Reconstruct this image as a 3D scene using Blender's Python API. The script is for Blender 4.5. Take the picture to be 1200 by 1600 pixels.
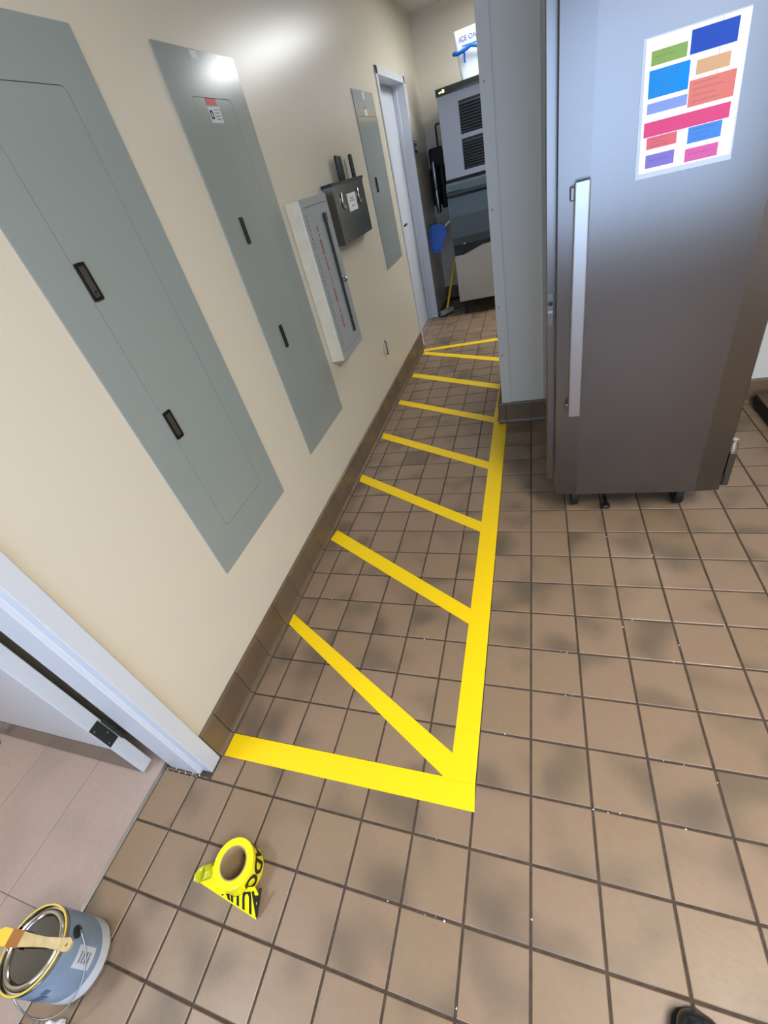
import bpy, bmesh, math, random
from mathutils import Vector, Matrix

random.seed(7)
for _o in list(bpy.data.objects):
    bpy.data.objects.remove(_o)
S = bpy.context.scene
COL = S.collection
PI = math.pi

# ------------------------------------------------------------------ camera
FPX, CX, CY = 670.45, 589.62, 785.86            # measured on a 1200 x 1600 frame
R_RT = Vector((0.936, 0.262, -0.236)); R_DN = Vector((-0.018, -0.634, -0.773)); R_FW = Vector((-0.352, 0.728, -0.589))
YAW, PIT, ROL = math.radians(-25.8243), math.radians(36.0608), math.radians(16.9832)
R_FW = Vector((math.sin(YAW)*math.cos(PIT), math.cos(YAW)*math.cos(PIT), -math.sin(PIT)))
_rt = Vector((math.cos(YAW), -math.sin(YAW), 0)); _dn = R_FW.cross(_rt)
R_RT = math.cos(ROL)*_rt + math.sin(ROL)*_dn
R_DN = -math.sin(ROL)*_rt + math.cos(ROL)*_dn
CAM = Vector((0.0367, -0.4843, 1.4862))
cd = bpy.data.cameras.new('camera'); cam = bpy.data.objects.new('camera', cd); COL.objects.link(cam)
cd.sensor_fit = 'HORIZONTAL'; cd.sensor_width = 36.0; cd.lens = 36.0*FPX/1200
cd.shift_x = (600-CX)/1200; cd.shift_y = -(800-CY)/1200
cd.clip_start = 0.02
cam.matrix_world = Matrix(((R_RT.x, -R_DN.x, -R_FW.x, CAM.x), (R_RT.y, -R_DN.y, -R_FW.y, CAM.y),
                           (R_RT.z, -R_DN.z, -R_FW.z, CAM.z), (0, 0, 0, 1)))
S.camera = cam

def project(p):
    d = Vector(p)-CAM
    z = d.dot(R_FW)
    if z < 0.05: return None
    return (CX+FPX*d.dot(R_RT)/z, CY+FPX*d.dot(R_DN)/z)

# ------------------------------------------------------------------ world and lamps
W = bpy.data.worlds.new('sky'); S.world = W; W.use_nodes = True
W.node_tree.nodes['Background'].inputs[0].default_value = (0.46, 0.65, 1.0, 1)
W.node_tree.nodes['Background'].inputs[1].default_value = 5.6
S.view_settings.view_transform = 'Standard'; S.view_settings.look = 'None'
S.view_settings.gamma = 1.0; S.view_settings.use_curve_mapping = False
S.view_settings.exposure = 0.22
CEIL = 2.64

def area(name, loc, sx, sy, watts, col):
    l = bpy.data.lights.new(name, 'AREA'); l.shape = 'RECTANGLE'; l.size = sx; l.size_y = sy
    l.energy = watts; l.color = col
    o = bpy.data.objects.new(name, l); COL.objects.link(o); o.location = loc
    return o
TROFFERS = [  # x, y, size x, size y, watts, colour
    (1.20, -0.75, 0.58, 1.16, 74, (1.0, 0.95, 0.86)),
    (0.35, 4.60, 1.16, 0.56, 40, (0.93, 0.97, 1.0)),
    (-1.95, -0.95, 0.50, 0.50, 18, (0.86, 0.92, 1.0)),  # unseen side-room lamp, added to throw cool light on the open door leaf
]
for i, (x, y, sx, sy, w_, c_) in enumerate(TROFFERS):
    area('troffer_lamp', (x, y, CEIL-0.045), sx, sy, w_, c_)

pt = area('window_portal', (0.60, -3.01, 1.425), 3.0, 1.95, 1, (1, 1, 1)); pt.rotation_euler = (PI/2, 0, 0)
pt.data.cycles.is_portal = True                 # only guides the sampling of the sky seen through the window

# ------------------------------------------------------------------ materials
def newmat(name):
    m = bpy.data.materials.new(name); m.use_nodes = True
    return m, m.node_tree, m.node_tree.nodes['Principled BSDF']
def srgb(h):
    h = h.lstrip('#'); v = [int(h[i:i+2], 16)/255 for i in (0, 2, 4)]
    return tuple((c/12.92 if c <= 0.04045 else ((c+0.055)/1.055)**2.4) for c in v)+(1.0,)
def mat(name, hexcol, rough=0.5, metal=0.0, bump=0.0, bscale=60, var=0.0, vscale=4, spec=0.5, coat=0.0, stretch=None, rvar=0.0):
    m, nt, b = newmat(name); N = nt.nodes; L = nt.links
    c = srgb(hexcol) if isinstance(hexcol, str) else hexcol
    b.inputs['Base Color'].default_value = c
    b.inputs['Roughness'].default_value = rough; b.inputs['Metallic'].default_value = metal
    b.inputs['Specular IOR Level'].default_value = spec
    b.inputs['Coat Weight'].default_value = coat
    geo = N.new('ShaderNodeNewGeometry')
    src = geo.outputs['Position']
    if stretch:
        mp = N.new('ShaderNodeMapping'); mp.inputs['Scale'].default_value = stretch
        L.new(src, mp.inputs['Vector']); src = mp.outputs['Vector']
    if var:
        n = N.new('ShaderNodeTexNoise'); n.inputs['Scale'].default_value = vscale; n.inputs['Detail'].default_value = 5
        L.new(src, n.inputs['Vector'])
        mr = N.new('ShaderNodeMapRange'); mr.inputs['From Min'].default_value = 0.3; mr.inputs['From Max'].default_value = 0.7
        mr.inputs['To Min'].default_value = 1-var; mr.inputs['To Max'].default_value = 1+var*0.5
        L.new(n.outputs['Fac'], mr.inputs['Value'])
        mx = N.new('ShaderNodeVectorMath'); mx.operation = 'SCALE'; mx.inputs[0].default_value = c[:3]
        L.new(mr.outputs['Result'], mx.inputs['Scale']); L.new(mx.outputs['Vector'], b.inputs['Base Color'])
    if rvar:
        n2 = N.new('ShaderNodeTexNoise'); n2.inputs['Scale'].default_value = vscale*1.7; n2.inputs['Detail'].default_value = 6
        L.new(src, n2.inputs['Vector'])
        m2 = N.new('ShaderNodeMapRange'); m2.inputs['From Min'].default_value = 0.3; m2.inputs['From Max'].default_value = 0.7
        m2.inputs['To Min'].default_value = max(0.02, rough-rvar); m2.inputs['To Max'].default_value = rough+rvar
        L.new(n2.outputs['Fac'], m2.inputs['Value']); L.new(m2.outputs['Result'], b.inputs['Roughness'])
    if bump:
        n3 = N.new('ShaderNodeTexNoise'); n3.inputs['Scale'].default_value = bscale; n3.inputs['Detail'].default_value = 1.5
        L.new(src, n3.inputs['Vector'])
        bp = N.new('ShaderNodeBump'); bp.inputs['Strength'].default_value = bump; bp.inputs['Distance'].default_value = 0.004
        L.new(n3.outputs['Fac'], bp.inputs['Height']); L.new(bp.outputs['Normal'], b.inputs['Normal'])
    return m
def emis(name, col, strength):
    m, nt, b = newmat(name)
    b.inputs['Base Color'].default_value = col+(1,) if len(col) == 3 else col
    b.inputs['Emission Color'].default_value = col+(1,) if len(col) == 3 else col
    b.inputs['Emission Strength'].default_value = strength
    return m

def tile_mat(name, base, dark, blotch, pitch, rough, x0=0.0, y0=0.0, red=None):
    """quarry tile: a tone per tile, and soft darker flashing left by the kiln"""
    m, nt, b = newmat(name); N = nt.nodes; L = nt.links
    geo = N.new('ShaderNodeNewGeometry'); P = geo.outputs['Position']
    oi = N.new('ShaderNodeObjectInfo')
    ad = N.new('ShaderNodeMath'); ad.operation = 'ADD'
    L.new(oi.outputs['Random'], ad.inputs[0]); L.new(geo.outputs['Random Per Island'], ad.inputs[1])
    wn = N.new('ShaderNodeTexWhiteNoise'); wn.noise_dimensions = '1D'; L.new(ad.outputs[0], wn.inputs['W'])
    # blotches: low noise, pushed to a different place for each tile
    off = N.new('ShaderNodeVectorMath'); off.operation = 'MULTIPLY_ADD'
    off.inputs[1].default_value = (7, 7, 7)
    L.new(wn.outputs['Color'], off.inputs[0]); L.new(P, off.inputs[2])
    n = N.new('ShaderNodeTexNoise'); n.inputs['Scale'].default_value = 5.5; n.inputs['Detail'].default_value = 0.6
    L.new(off.outputs[0], n.inputs['Vector'])
    cr = N.new('ShaderNodeMapRange'); cr.interpolation_type = 'SMOOTHSTEP'
    cr.inputs['From Min'].default_value = 0.47; cr.inputs['From Max'].default_value = 0.78
    L.new(n.outputs['Fac'], cr.inputs['Value'])
    ml = N.new('ShaderNodeMath'); ml.operation = 'MULTIPLY'; ml.inputs[1].default_value = blotch
    L.new(cr.outputs['Result'], ml.inputs[0])
    tone = N.new('ShaderNodeMix'); tone.data_type = 'RGBA'
    tone.inputs[6].default_value = srgb(base); tone.inputs[7].default_value = srgb(red or base)
    L.new(wn.outputs['Value'], tone.inputs[0])
    mx = N.new('ShaderNodeMix'); mx.data_type = 'RGBA'; mx.inputs[7].default_value = srgb(dark)
    L.new(ml.outputs[0], mx.inputs[0]); L.new(tone.outputs[2], mx.inputs[6])
    g = N.new('ShaderNodeTexNoise'); g.inputs['Scale'].default_value = 55; g.inputs['Detail'].default_value = 6
    L.new(P, g.inputs['Vector'])
    gr = N.new('ShaderNodeMapRange'); gr.inputs['To Min'].default_value = 0.90; gr.inputs['To Max'].default_value = 1.10
    L.new(g.outputs['Fac'], gr.inputs['Value'])
    sc = N.new('ShaderNodeVectorMath'); sc.operation = 'SCALE'
    L.new(mx.outputs[2], sc.inputs[0]); L.new(gr.outputs['Result'], sc.inputs['Scale'])
    L.new(sc.outputs[0], b.inputs['Base Color'])
    rr = N.new('ShaderNodeMapRange'); rr.inputs['To Min'].default_value = rough-0.10; rr.inputs['To Max'].default_value = rough+0.12
    L.new(n.outputs['Fac'], rr.inputs['Value']); L.new(rr.outputs['Result'], b.inputs['Roughness'])
    bp = N.new('ShaderNodeBump'); bp.inputs['Strength'].default_value = 0.18; bp.inputs['Distance'].default_value = 0.002
    L.new(g.outputs['Fac'], bp.inputs['Height']); L.new(bp.outputs['Normal'], b.inputs['Normal'])
    return m

P = 0.15875
M = {}
M['tile'] = tile_mat('quarry_tile', '#86715a', '#5a4f41', 0.85, P, 0.38, red='#8a735f')
M['ltile'] = tile_mat('pale_tile', '#a8968f', '#94837b', 0.4, 0.305, 0.40, x0=-1.26, y0=-0.589)
M['cove'] = tile_mat('cove_tile', '#675643', '#544637', 0.6, P, 0.38, red='#6b5945')
M['grout'] = mat('grout', '#4a3d33', 0.85, var=0.35, vscale=40, bump=0.5, bscale=220)
M['lgrout'] = mat('pale_grout', '#6a5a52', 0.8)
M['wall'] = mat('cream_paint', '#d0c8b7', 0.30, bump=0.05, bscale=9)
M['column'] = mat('white_wall_panel', '#cbcac1', 0.40, bump=0.04, bscale=40)
M['ceiling'] = mat('ceiling_tile', '#d8d6d0', 0.85, bump=0.3, bscale=180)
M['panel'] = mat('grey_enamel', '#8f9794', 0.20, spec=0.6, bump=0.015, bscale=5)
M['box'] = mat('light_grey_enamel', '#9aa0a3', 0.38)
M['boxside'] = mat('cream_overpaint', '#c9c1ad', 0.35, var=0.08, vscale=20)
M['black'] = mat('black_plastic', '#151515', 0.35)
M['rubber'] = mat('black_rubber', '#0e0e0f', 0.6)
M['gap'] = mat('dark_gap', '#202322', 0.7)
M['pewter'] = mat('latch_metal', '#7d786f', 0.35, metal=0.8)
M['steel'] = mat('brushed_steel', '#74706d', 0.24, metal=1.0, bump=0.012, bscale=2.6, stretch=(1.0, 1.0, 1.6))
M['steeldark'] = mat('stainless_sheet', '#7c8082', 0.25, metal=1.0, bump=0.02, bscale=8)
M['chrome'] = mat('chrome', '#d6d6d6', 0.12, metal=1.0)
M['alu'] = mat('aluminium', '#aaa8a6', 0.32, metal=1.0)
M['white'] = mat('white_enamel', '#c6cbd4', 0.32, var=0.02, vscale=5)
M['trimwhite'] = mat('white_trim_paint', '#d9d6d2', 0.35)
M['paper'] = mat('paper', '#e9e7ea', 0.6, spec=0.3)
M['yellow'] = mat('yellow_tape', '#f7d000', 0.45, bump=0.05, bscale=90)
M['cyellow'] = mat('caution_tape_yellow', '#efe40a', 0.22)
M['core'] = mat('cardboard_core', '#a58c68', 0.8)
M['ink'] = mat('black_ink', '#17170f', 0.4)
M['blue'] = mat('blue_plastic', '#1263c8', 0.35)
M['binblue'] = mat('bin_door_plastic', '#44525c', 0.35)
M['icebeige'] = mat('bin_front_stainless', '#a79f92', 0.40, metal=0.75)
M['icesteel'] = mat('ice_machine_stainless', '#8e8b88', 0.34, metal=0.9)
M['bucket'] = mat('translucent_bucket', '#eef2f4', 0.35)
M['yellowpole'] = mat('yellow_pole', '#d6b21a', 0.35)
M['wood'] = mat('brush_handle', '#c4ad7c', 0.5, var=0.2, vscale=60)
M['copper'] = mat('copper_ferrule', '#a9764d', 0.25, metal=1.0)
M['canblue'] = mat('can_label_blue', '#7d90a6', 0.35, var=0.15, vscale=18)
M['canpale'] = mat('can_label_pale', '#c3c6cc', 0.35)
M['lid'] = mat('lid_dark_reflection', '#55534f', 0.16, metal=1.0, bump=0.05, bscale=25)  # tin lid centre, a dark reflection put into its colour
M['tin'] = mat('tin_plate', '#c9c5bd', 0.14, metal=1.0)
M['paint'] = mat('yellow_paint', '#e9c53a', 0.3)
M['shoe'] = mat('black_leather', '#17181a', 0.22, bump=0.15, bscale=70, coat=0.4)
M['lit'] = emis('lamp_diffuser', (1.0, 0.97, 0.92), 6.0)
M['led1'] = emis('amber_light', (1.0, 0.45, 0.08), 14.0)
M['led2'] = emis('green_light', (0.75, 1.0, 0.25), 8.0)

# ------------------------------------------------------------------ helpers
ORG = {}
def finish(o, parent, org):
    ORG[o.name] = org
    if parent is not None:
        o.parent = parent; o.location = org-ORG[parent.name]
    else:
        o.location = org
def obj(name, bm, material, parent=None, smooth=False, kind=None, label=None, auto=None):
    """ONE mesh object from a bmesh in world coordinates, origin at its base"""
    bmesh.ops.recalc_face_normals(bm, faces=bm.faces[:])
    xs = [v.co for v in bm.verts]
    lo = Vector((min(c.x for c in xs), min(c.y for c in xs), min(c.z for c in xs)))
    hi = Vector((max(c.x for c in xs), max(c.y for c in xs), max(c.z for c in xs)))
    org = Vector(((lo.x+hi.x)/2, (lo.y+hi.y)/2, lo.z))
    bmesh.ops.translate(bm, verts=bm.verts[:], vec=-org)
    me = bpy.data.meshes.new(name); bm.to_mesh(me); bm.free()
    for m_ in (material if isinstance(material, (list, tuple)) else [material]):
        me.materials.append(m_)
    if smooth:
        for p in me.polygons: p.use_smooth = True
        if auto:
            me.set_sharp_from_angle(angle=auto)
    o = bpy.data.objects.new(name, me); COL.objects.link(o)
    finish(o, parent, org)
    if kind: o['kind'] = kind
    if label: o['label'] = label
    return o
def thing(name, loc, label, cat, group=None):
    o = bpy.data.objects.new(name, None); COL.objects.link(o); o.empty_display_size = 0.1
    finish(o, None, Vector(loc)); tag(o, label, cat, group)
    return o
def tag(o, label, cat, group=None):
    o['label'] = label; o['category'] = cat
    if group: o['group'] = group
    return o
def B(): return bmesh.new()
def box(bm, x0, x1, y0, y1, z0, z1, bev=0.0, seg=2, mi=0):
    t = bmesh.new()
    bmesh.ops.create_cube(t, size=1)
    for v in t.verts:
        v.co = Vector(((x0+x1)/2+v.co.x*(x1-x0), (y0+y1)/2+v.co.y*(y1-y0), (z0+z1)/2+v.co.z*(z1-z0)))
    if bev > 0:
        bmesh.ops.bevel(t, geom=t.edges[:], offset=bev, segments=seg, affect='EDGES', profile=0.5)
    for f in t.faces: f.material_index = mi
    join(bm, t); return bm
def join(bm, t, mtx=None):
    if mtx is not None: bmesh.ops.transform(t, matrix=mtx, verts=t.verts[:])
    me = bpy.data.meshes.new('tmp'); t.to_mesh(me); t.free(); bm.from_mesh(me); bpy.data.meshes.remove(me)
def bxo(name, m, parent, x0, x1, y0, y1, z0, z1, bev=0.0, **k):
    return obj(name, box(B(), x0, x1, y0, y1, z0, z1, bev), m, parent, **k)
def rrect(u0, u1, v0, v1, r=0.0, n=4):
    if r <= 0: return [(u0, v0), (u1, v0), (u1, v1), (u0, v1)]
    pts = []
    for cu, cv, a0 in ((u1-r, v0+r, -PI/2), (u1-r, v1-r, 0), (u0+r, v1-r, PI/2), (u0+r, v0+r, PI)):
        for i in range(n+1):
            a = a0+PI/2*i/n; pts.append((cu+r*math.cos(a), cv+r*math.sin(a)))
    return pts
# plane maps: (u, v, w) -> world
def onleft(x): return lambda u, v, w: Vector((x+w, u, v))          # the left wall, w out of the wall (+x)
def onfront(y): return lambda u, v, w: Vector((u, y-w, v))         # faces -y
def onflat(z): return lambda u, v, w: Vector((u, v, z+w))
def prism(bm, loops, w0, w1, f):
    """a plate with holes: loops[0] is the outline"""
    t = bmesh.new(); es = []
    for lp in loops:
        vs = [t.verts.new((p[0], p[1], 0)) for p in lp]
        for i in range(len(vs)): es.append(t.edges.new((vs[i], vs[(i+1) % len(vs)])))
    bmesh.ops.triangle_fill(t, use_beauty=True, use_dissolve=False, edges=es)
    fs = t.faces[:]
    r = bmesh.ops.extrude_face_region(t, geom=fs)
    up = [g for g in r['geom'] if isinstance(g, bmesh.types.BMVert)]
    for v in t.verts: v.co.z = w0
    for v in up: v.co.z = w1
    for v in t.verts: v.co = f(v.co.x, v.co.y, v.co.z)
    join(bm, t); return bm
def tube(bm, pts, r, n=10, close=False, radii=None):
    t = bmesh.new(); pts = [Vector(p) for p in pts]; rings = []
    up = None
    for i, p in enumerate(pts):
        a = pts[(i-1) % len(pts)] if (close or i > 0) else p
        b = pts[(i+1) % len(pts)] if (close or i < len(pts)-1) else p
        d = (b-a).normalized()
        if up is None: up = Vector((0, 0, 1)) if abs(d.z) < 0.9 else Vector((1, 0, 0))
        s = d.cross(up).normalized(); up = s.cross(d).normalized()
        rr = radii[i] if radii else r
        rings.append([t.verts.new(p+rr*(math.cos(2*PI*k/n)*s+math.sin(2*PI*k/n)*up)) for k in range(n)])
    m_ = len(rings)
    for i in range(m_ if close else m_-1):
        A, C = rings[i], rings[(i+1) % m_]
        for k in range(n): t.faces.new((A[k], A[(k+1) % n], C[(k+1) % n], C[k]))
    if not close:
        t.faces.new(rings[0][::-1]); t.faces.new(rings[-1])
    join(bm, t); return bm
def lathe(bm, prof, c, n=40, axis='z', closed=False):
    """prof: (r, h) pairs turned about a vertical axis at c"""
    t = bmesh.new(); rings = []
    for r, h in prof:
        rings.append([t.verts.new((max(r, 1e-4)*math.cos(2*PI*k/n), max(r, 1e-4)*math.sin(2*PI*k/n), h)) for k in range(n)])
    for i in range(len(rings)-1):
        for k in range(n): t.faces.new((rings[i][k], rings[i][(k+1) % n], rings[i+1][(k+1) % n], rings[i+1][k]))
    if closed:
        for k in range(n): t.faces.new((rings[-1][k], rings[-1][(k+1) % n], rings[0][(k+1) % n], rings[0][k]))
    else:
        t.faces.new(rings[0][::-1]); t.faces.new(rings[-1])
    mt = {'z': Matrix.Identity(4), 'x': Matrix.Rotation(PI/2, 4, 'Y'), 'y': Matrix.Rotation(PI/2, 4, 'X')}[axis]
    join(bm, t, Matrix.Translation(c) @ mt); return bm
def text_bm(s, size, f, spacing=1.0, thick=0.0002, xs=1.0, bold=0.012):
    """lettering as thin print: f maps (u, v, w) to the world"""
    cu = bpy.data.curves.new('t', 'FONT'); cu.body = s; cu.size = size; cu.space_character = spacing
    cu.align_x = 'CENTER'; cu.align_y = 'CENTER'; cu.resolution_u = 3; cu.offset = size*bold
    o = bpy.data.objects.new('t', cu); COL.objects.link(o)
    dg = bpy.context.evaluated_depsgraph_get(); dg.update()
    me = bpy.data.meshes.new_from_object(o.evaluated_get(dg))
    bpy.data.objects.remove(o); bpy.data.curves.remove(cu)
    bm = bmesh.new(); bm.from_mesh(me); bpy.data.meshes.remove(me)
    bmesh.ops.subdivide_edges(bm, edges=[e for e in bm.edges if e.calc_length() > size*0.25], cuts=3)
    bmesh.ops.triangulate(bm, faces=bm.faces[:])
    for v in bm.verts: v.co = f(v.co.x*xs, v.co.y, thick)
    return bm

# ------------------------------------------------------------------ the setting
XW = -1.07; XB = -1.215
def struct(o): o['kind'] = 'structure'; return o
# floor: grout bed with the tiles set on it
bm = B(); box(bm, -1.26, 2.4, -3.0, 5.72, -0.06, -0.0035)
FLOOR = struct(obj('floor', bm, M['grout']))
XOFF = {-7: 0, -6: .0025, -5: .001, -4: .001, -3: -.004, -2: -.003, -1: .0005, 0: 0, 1: .001, 2: 0, 3: .001, 4: .0025}
YOFF = {-6: .018, -5: .017, -4: .015, -3: .002, -2: -.0015, -1: -.003, 0: -.0025, 1: -.0035, 2: 0, 3: .002, 4: .006, 5: .005, 6: .005, 7: .003, 8: .0, 9: -.002, 10: -.006, 11: -.011, 12: -.010}
def gx(i): return i*P+XOFF.get(i, .0025 if i > 4 else 0)
def gy(j): return j*P+YOFF.get(j, -.010 if j > 12 else .018)
G = 0.0033                                                     # half a joint
def inframe_area(x0, x1, y0, y1):
    q = [project((x, y, 0)) for x, y in ((x0, y0), (x1, y0), (x1, y1), (x0, y1))]
    if any(c is None for c in q): return 0
    xs = [c[0] for c in q]; ys = [c[1] for c in q]
    if max(xs) < 0 or min(xs) > 1200 or max(ys) < 0 or min(ys) > 1600: return 0
    a = abs(sum(q[k][0]*q[(k+1) % 4][1]-q[(k+1) % 4][0]*q[k][1] for k in range(4)))/2
    w = max(0, min(max(xs), 1200)-max(min(xs), 0)); h = max(0, min(max(ys), 1600)-max(min(ys), 0))
    return a*w*h/max(1e-6, (max(xs)-min(xs))*(max(ys)-min(ys)))
cells = []
for i in range(-8, 15):
    for j in range(-19, 36):
        x0, x1, y0, y1 = gx(i)+G, gx(i+1)-G, gy(j)+G, gy(j+1)-G
        if i == -8:
            if not (3.95 < y0 and y1 < 4.92) and (y0 > -0.15 or y0 < -1.06): continue
            x0 = -1.252 if y0 < 0 else -1.23
            if y0 > -0.16 and y0 < 0: y1 = -0.157
        if i == -7 and y0 > -0.11 and not (3.95 < y0 and y1 < 4.92): x0 = -1.040    # cut to the cove base
        if i == -7 and -0.17 < y0 < -0.11:
            cells.append((x0, -1.06, y0, -0.157)); x0 = -1.050
        if x1-x0 < 0.01: continue
        if -0.19 < x0 and y0 > 2.18 and y1 < 3.04: continue      # under the middle wall
        if x0 < -0.20 < x1 and y0 > 2.15 and y1 < 3.04: x1 = -0.212
        if y1 > 5.7: continue
        cells.append((x0, x1, y0, y1))
def hidden(c):
    # cells the fridge, or the middle wall, stands over or hides
    return (c[0] > 0.12 and c[1] < 0.74 and c[2] > 1.32 and c[3] < 2.19) or (c[2] > 2.2 and c[0] > -0.22)
cells.sort(key=lambda c: -(0 if hidden(c) else inframe_area(*c)))
def tile_mesh(z0=-0.006):
    t = B(); box(t, -0.5, 0.5, -0.5, 0.5, z0, 0)
    return t
def tile_data(name, m, rise=0.0):
    # one bevelled tile of unit size in plan: the arris is given for a 152 mm tile
    t = bmesh.new(); a = 0.5; c = 0.5-0.012
    lo = [t.verts.new((x*a, y*a, -0.006)) for x, y in ((-1, -1), (1, -1), (1, 1), (-1, 1))]
    mi = [t.verts.new((x*a, y*a, -0.0012)) for x, y in ((-1, -1), (1, -1), (1, 1), (-1, 1))]
    up = [t.verts.new((x*c, y*c, 0.0)) for x, y in ((-1, -1), (1, -1), (1, 1), (-1, 1))]
    for k in range(4):
        n = (k+1) % 4
        t.faces.new((lo[k], lo[n], mi[n], mi[k])); t.faces.new((mi[k], mi[n], up[n], up[k]))
    t.faces.new(up); t.faces.new(lo[::-1])
    bmesh.ops.recalc_face_normals(t, faces=t.faces[:])
    me = bpy.data.meshes.new(name); t.to_mesh(me); t.free(); me.materials.append(m)
    return me
TD = tile_data('tile', M['tile'])
rz = random.Random(3)
for c in cells[:300]:
    o = bpy.data.objects.new('tile', TD); COL.objects.link(o)
    dz = rz.uniform(-0.0006, 0.0)
    org = Vector(((c[0]+c[1])/2, (c[2]+c[3])/2, dz)); finish(o, FLOOR, org)
    o.scale = (c[1]-c[0], c[3]-c[2], 1)
    o.rotation_euler = (rz.uniform(-.002, .002), rz.uniform(-.002, .002), 0)
bm = B()
verts, faces = [], []
for c in cells[300:]:
    dz = rz.uniform(-0.0006, 0); b_ = 0.0018; k = len(verts)
    for z, e in ((-0.006, 0), (-0.0012, 0), (0, b_)):
        verts += [(c[0]+e, c[2]+e, z+dz), (c[1]-e, c[2]+e, z+dz), (c[1]-e, c[3]-e, z+dz), (c[0]+e, c[3]-e, z+dz)]
    for r in (0, 4):
        for q in range(4): faces.append((k+r+q, k+r+(q+1) % 4, k+r+4+(q+1) % 4, k+r+4+q))
    faces.append((k+8, k+9, k+10, k+11))
me = bpy.data.meshes.new('far_tiles'); me.from_pydata(verts, [], faces); me.materials.append(M['tile'])
o = bpy.data.objects.new('far_tiles', me); COL.objects.link(o); finish(o, FLOOR, Vector((0, 0, 0))); o['kind'] = 'stuff'

# side room floor: larger pale tiles, fine joints
bm = B(); box(bm, -2.8, -1.26, -1.7, -0.1, -0.06, -0.002)
FL2 = struct(obj('floor_side_room', bm, M['lgrout']))
TD2 = tile_data('tile', M['ltile'])
for i in range(-6, 0):
    for j in range(-4, 2):
        x0, x1 = -1.262+i*0.30+0.001, -1.262+(i+1)*0.30-0.001
        y0, y1 = -0.589+j*0.61+0.001, -0.589+(j+1)*0.61-0.001
        x0 = max(x0, -2.79); y1 = min(y1, -0.101); y0 = max(y0, -1.69)
        if x1-x0 < 0.02 or y1-y0 < 0.02: continue
        o = bpy.data.objects.new('tile', TD2); COL.objects.link(o)
        finish(o, FL2, Vector(((x0+x1)/2, (y0+y1)/2, 0.001))); o.scale = (x1-x0, y1-y0, 0.5)
bm = B(); box(bm, -1.266, -1.252, -1.06, -0.14, -0.003, 0.0035, 0.0012)
struct(obj('trim_1', bm, M['alu']))['label'] = 'thin metal edge strip across the doorway threshold'

# left wall with two door openings
D1Y0, D1Y1, D1H = -1.07, -0.125, 2.10
D2Y0, D2Y1, D2H = 3.985, 4.90, 2.09
bm = B()
box(bm, XB, XW, -3.0, D1Y0-0.045, -0.01, CEIL); box(bm, XB, XW, D1Y1+0.035, D2Y0-0.04, -0.01, CEIL); box(bm, XB, XW, D2Y1+0.04, 5.72, -0.01, CEIL)
box(bm, XB, XW, D1Y0-0.045, D1Y1+0.035, D1H, CEIL); box(bm, XB, XW, D2Y0-0.04, D2Y1+0.04, D2H+0.03, CEIL)
struct(obj('wall_left', bm, M['wall']))
struct(bxo('wall_back', M['wall'], None, -1.24, 2.4, 5.70, 5.85, -0.01, CEIL))
struct(bxo('wall_right', M['wall'], None, 2.40, 2.52, -3.0, 5.85, -0.01, CEIL))
bm = B()                                                         # wall behind the photographer, glazed to the street
box(bm, -1.24, -0.90, -3.12, -3.0, -0.01, CEIL); box(bm, 2.10, 2.52, -3.12, -3.0, -0.01, CEIL)
box(bm, -0.90, 2.10, -3.12, -3.0, -0.01, 0.45); box(bm, -0.90, 2.10, -3.12, -3.0, 2.40, CEIL)
struct(obj('wall_front', bm, M['wall']))
bm = B(); prism(bm, [rrect(-0.90, 2.10, 0.45, 2.40), rrect(-0.85, 0.10, 0.50, 2.35), rrect(0.15, 1.10, 0.50, 2.35), rrect(1.15, 2.05, 0.50, 2.35)], 0.0, 0.06, onfront(-3.03))
struct(obj('window_1', bm, M['white']))
bm = B()
box(bm, -2.92, -2.80, -1.82, 0.0, -0.01, CEIL); box(bm, -2.80, XB, -0.10, 0.0, -0.01, CEIL); box(bm, -2.80, XB, -1.82, -1.70, -0.01, CEIL)  # unseen wall close behind the leaf, added to keep the hinge gap dark
struct(obj('wall_side_room', bm, M['wall']))
bm = B(); box(bm, -2.92, 2.52, -3.12, 5.85, CEIL, CEIL+0.08)
struct(obj('ceiling', bm, M['ceiling']))
# middle wall: its end faces the room, clad in white panel
bm = B(); box(bm, -0.172, 2.40, 2.20, 3.05, -0.01, CEIL)
struct(obj('wall_middle', bm, M['column']))
t3 = struct(bxo('trim_2', M['column'], None, 0.072, 0.106, 2.188, 2.1995, 0.15, CEIL-0.005, 0.003))
struct(obj('baseboard_corridor', box(B(), -0.204, -0.1725, 2.1905, 3.05, 0.002, 0.142, 0.003), M['cove']))
bm = B(); prism(bm, [[(-0.1765, 2.195), (-0.12, 2.195), (-0.12, 2.1985), (-0.1735, 2.1985), (-0.1735, 2.26), (-0.1765, 2.26)]], 0.13, CEIL-0.005, onflat(0))
cg = struct(obj('trim_3', bm, M['column']))
for z in (0.459, 0.742, 1.217, 1.70, 2.15):
    bm = B(); lathe(bm, [(0.0045, 0), (0.0045, 0.0012), (0.003, 0.002)], Vector((-0.158, 2.1949, z)), 10, 'y')
    obj('screw', bm, M['pewter'], cg)

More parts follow.
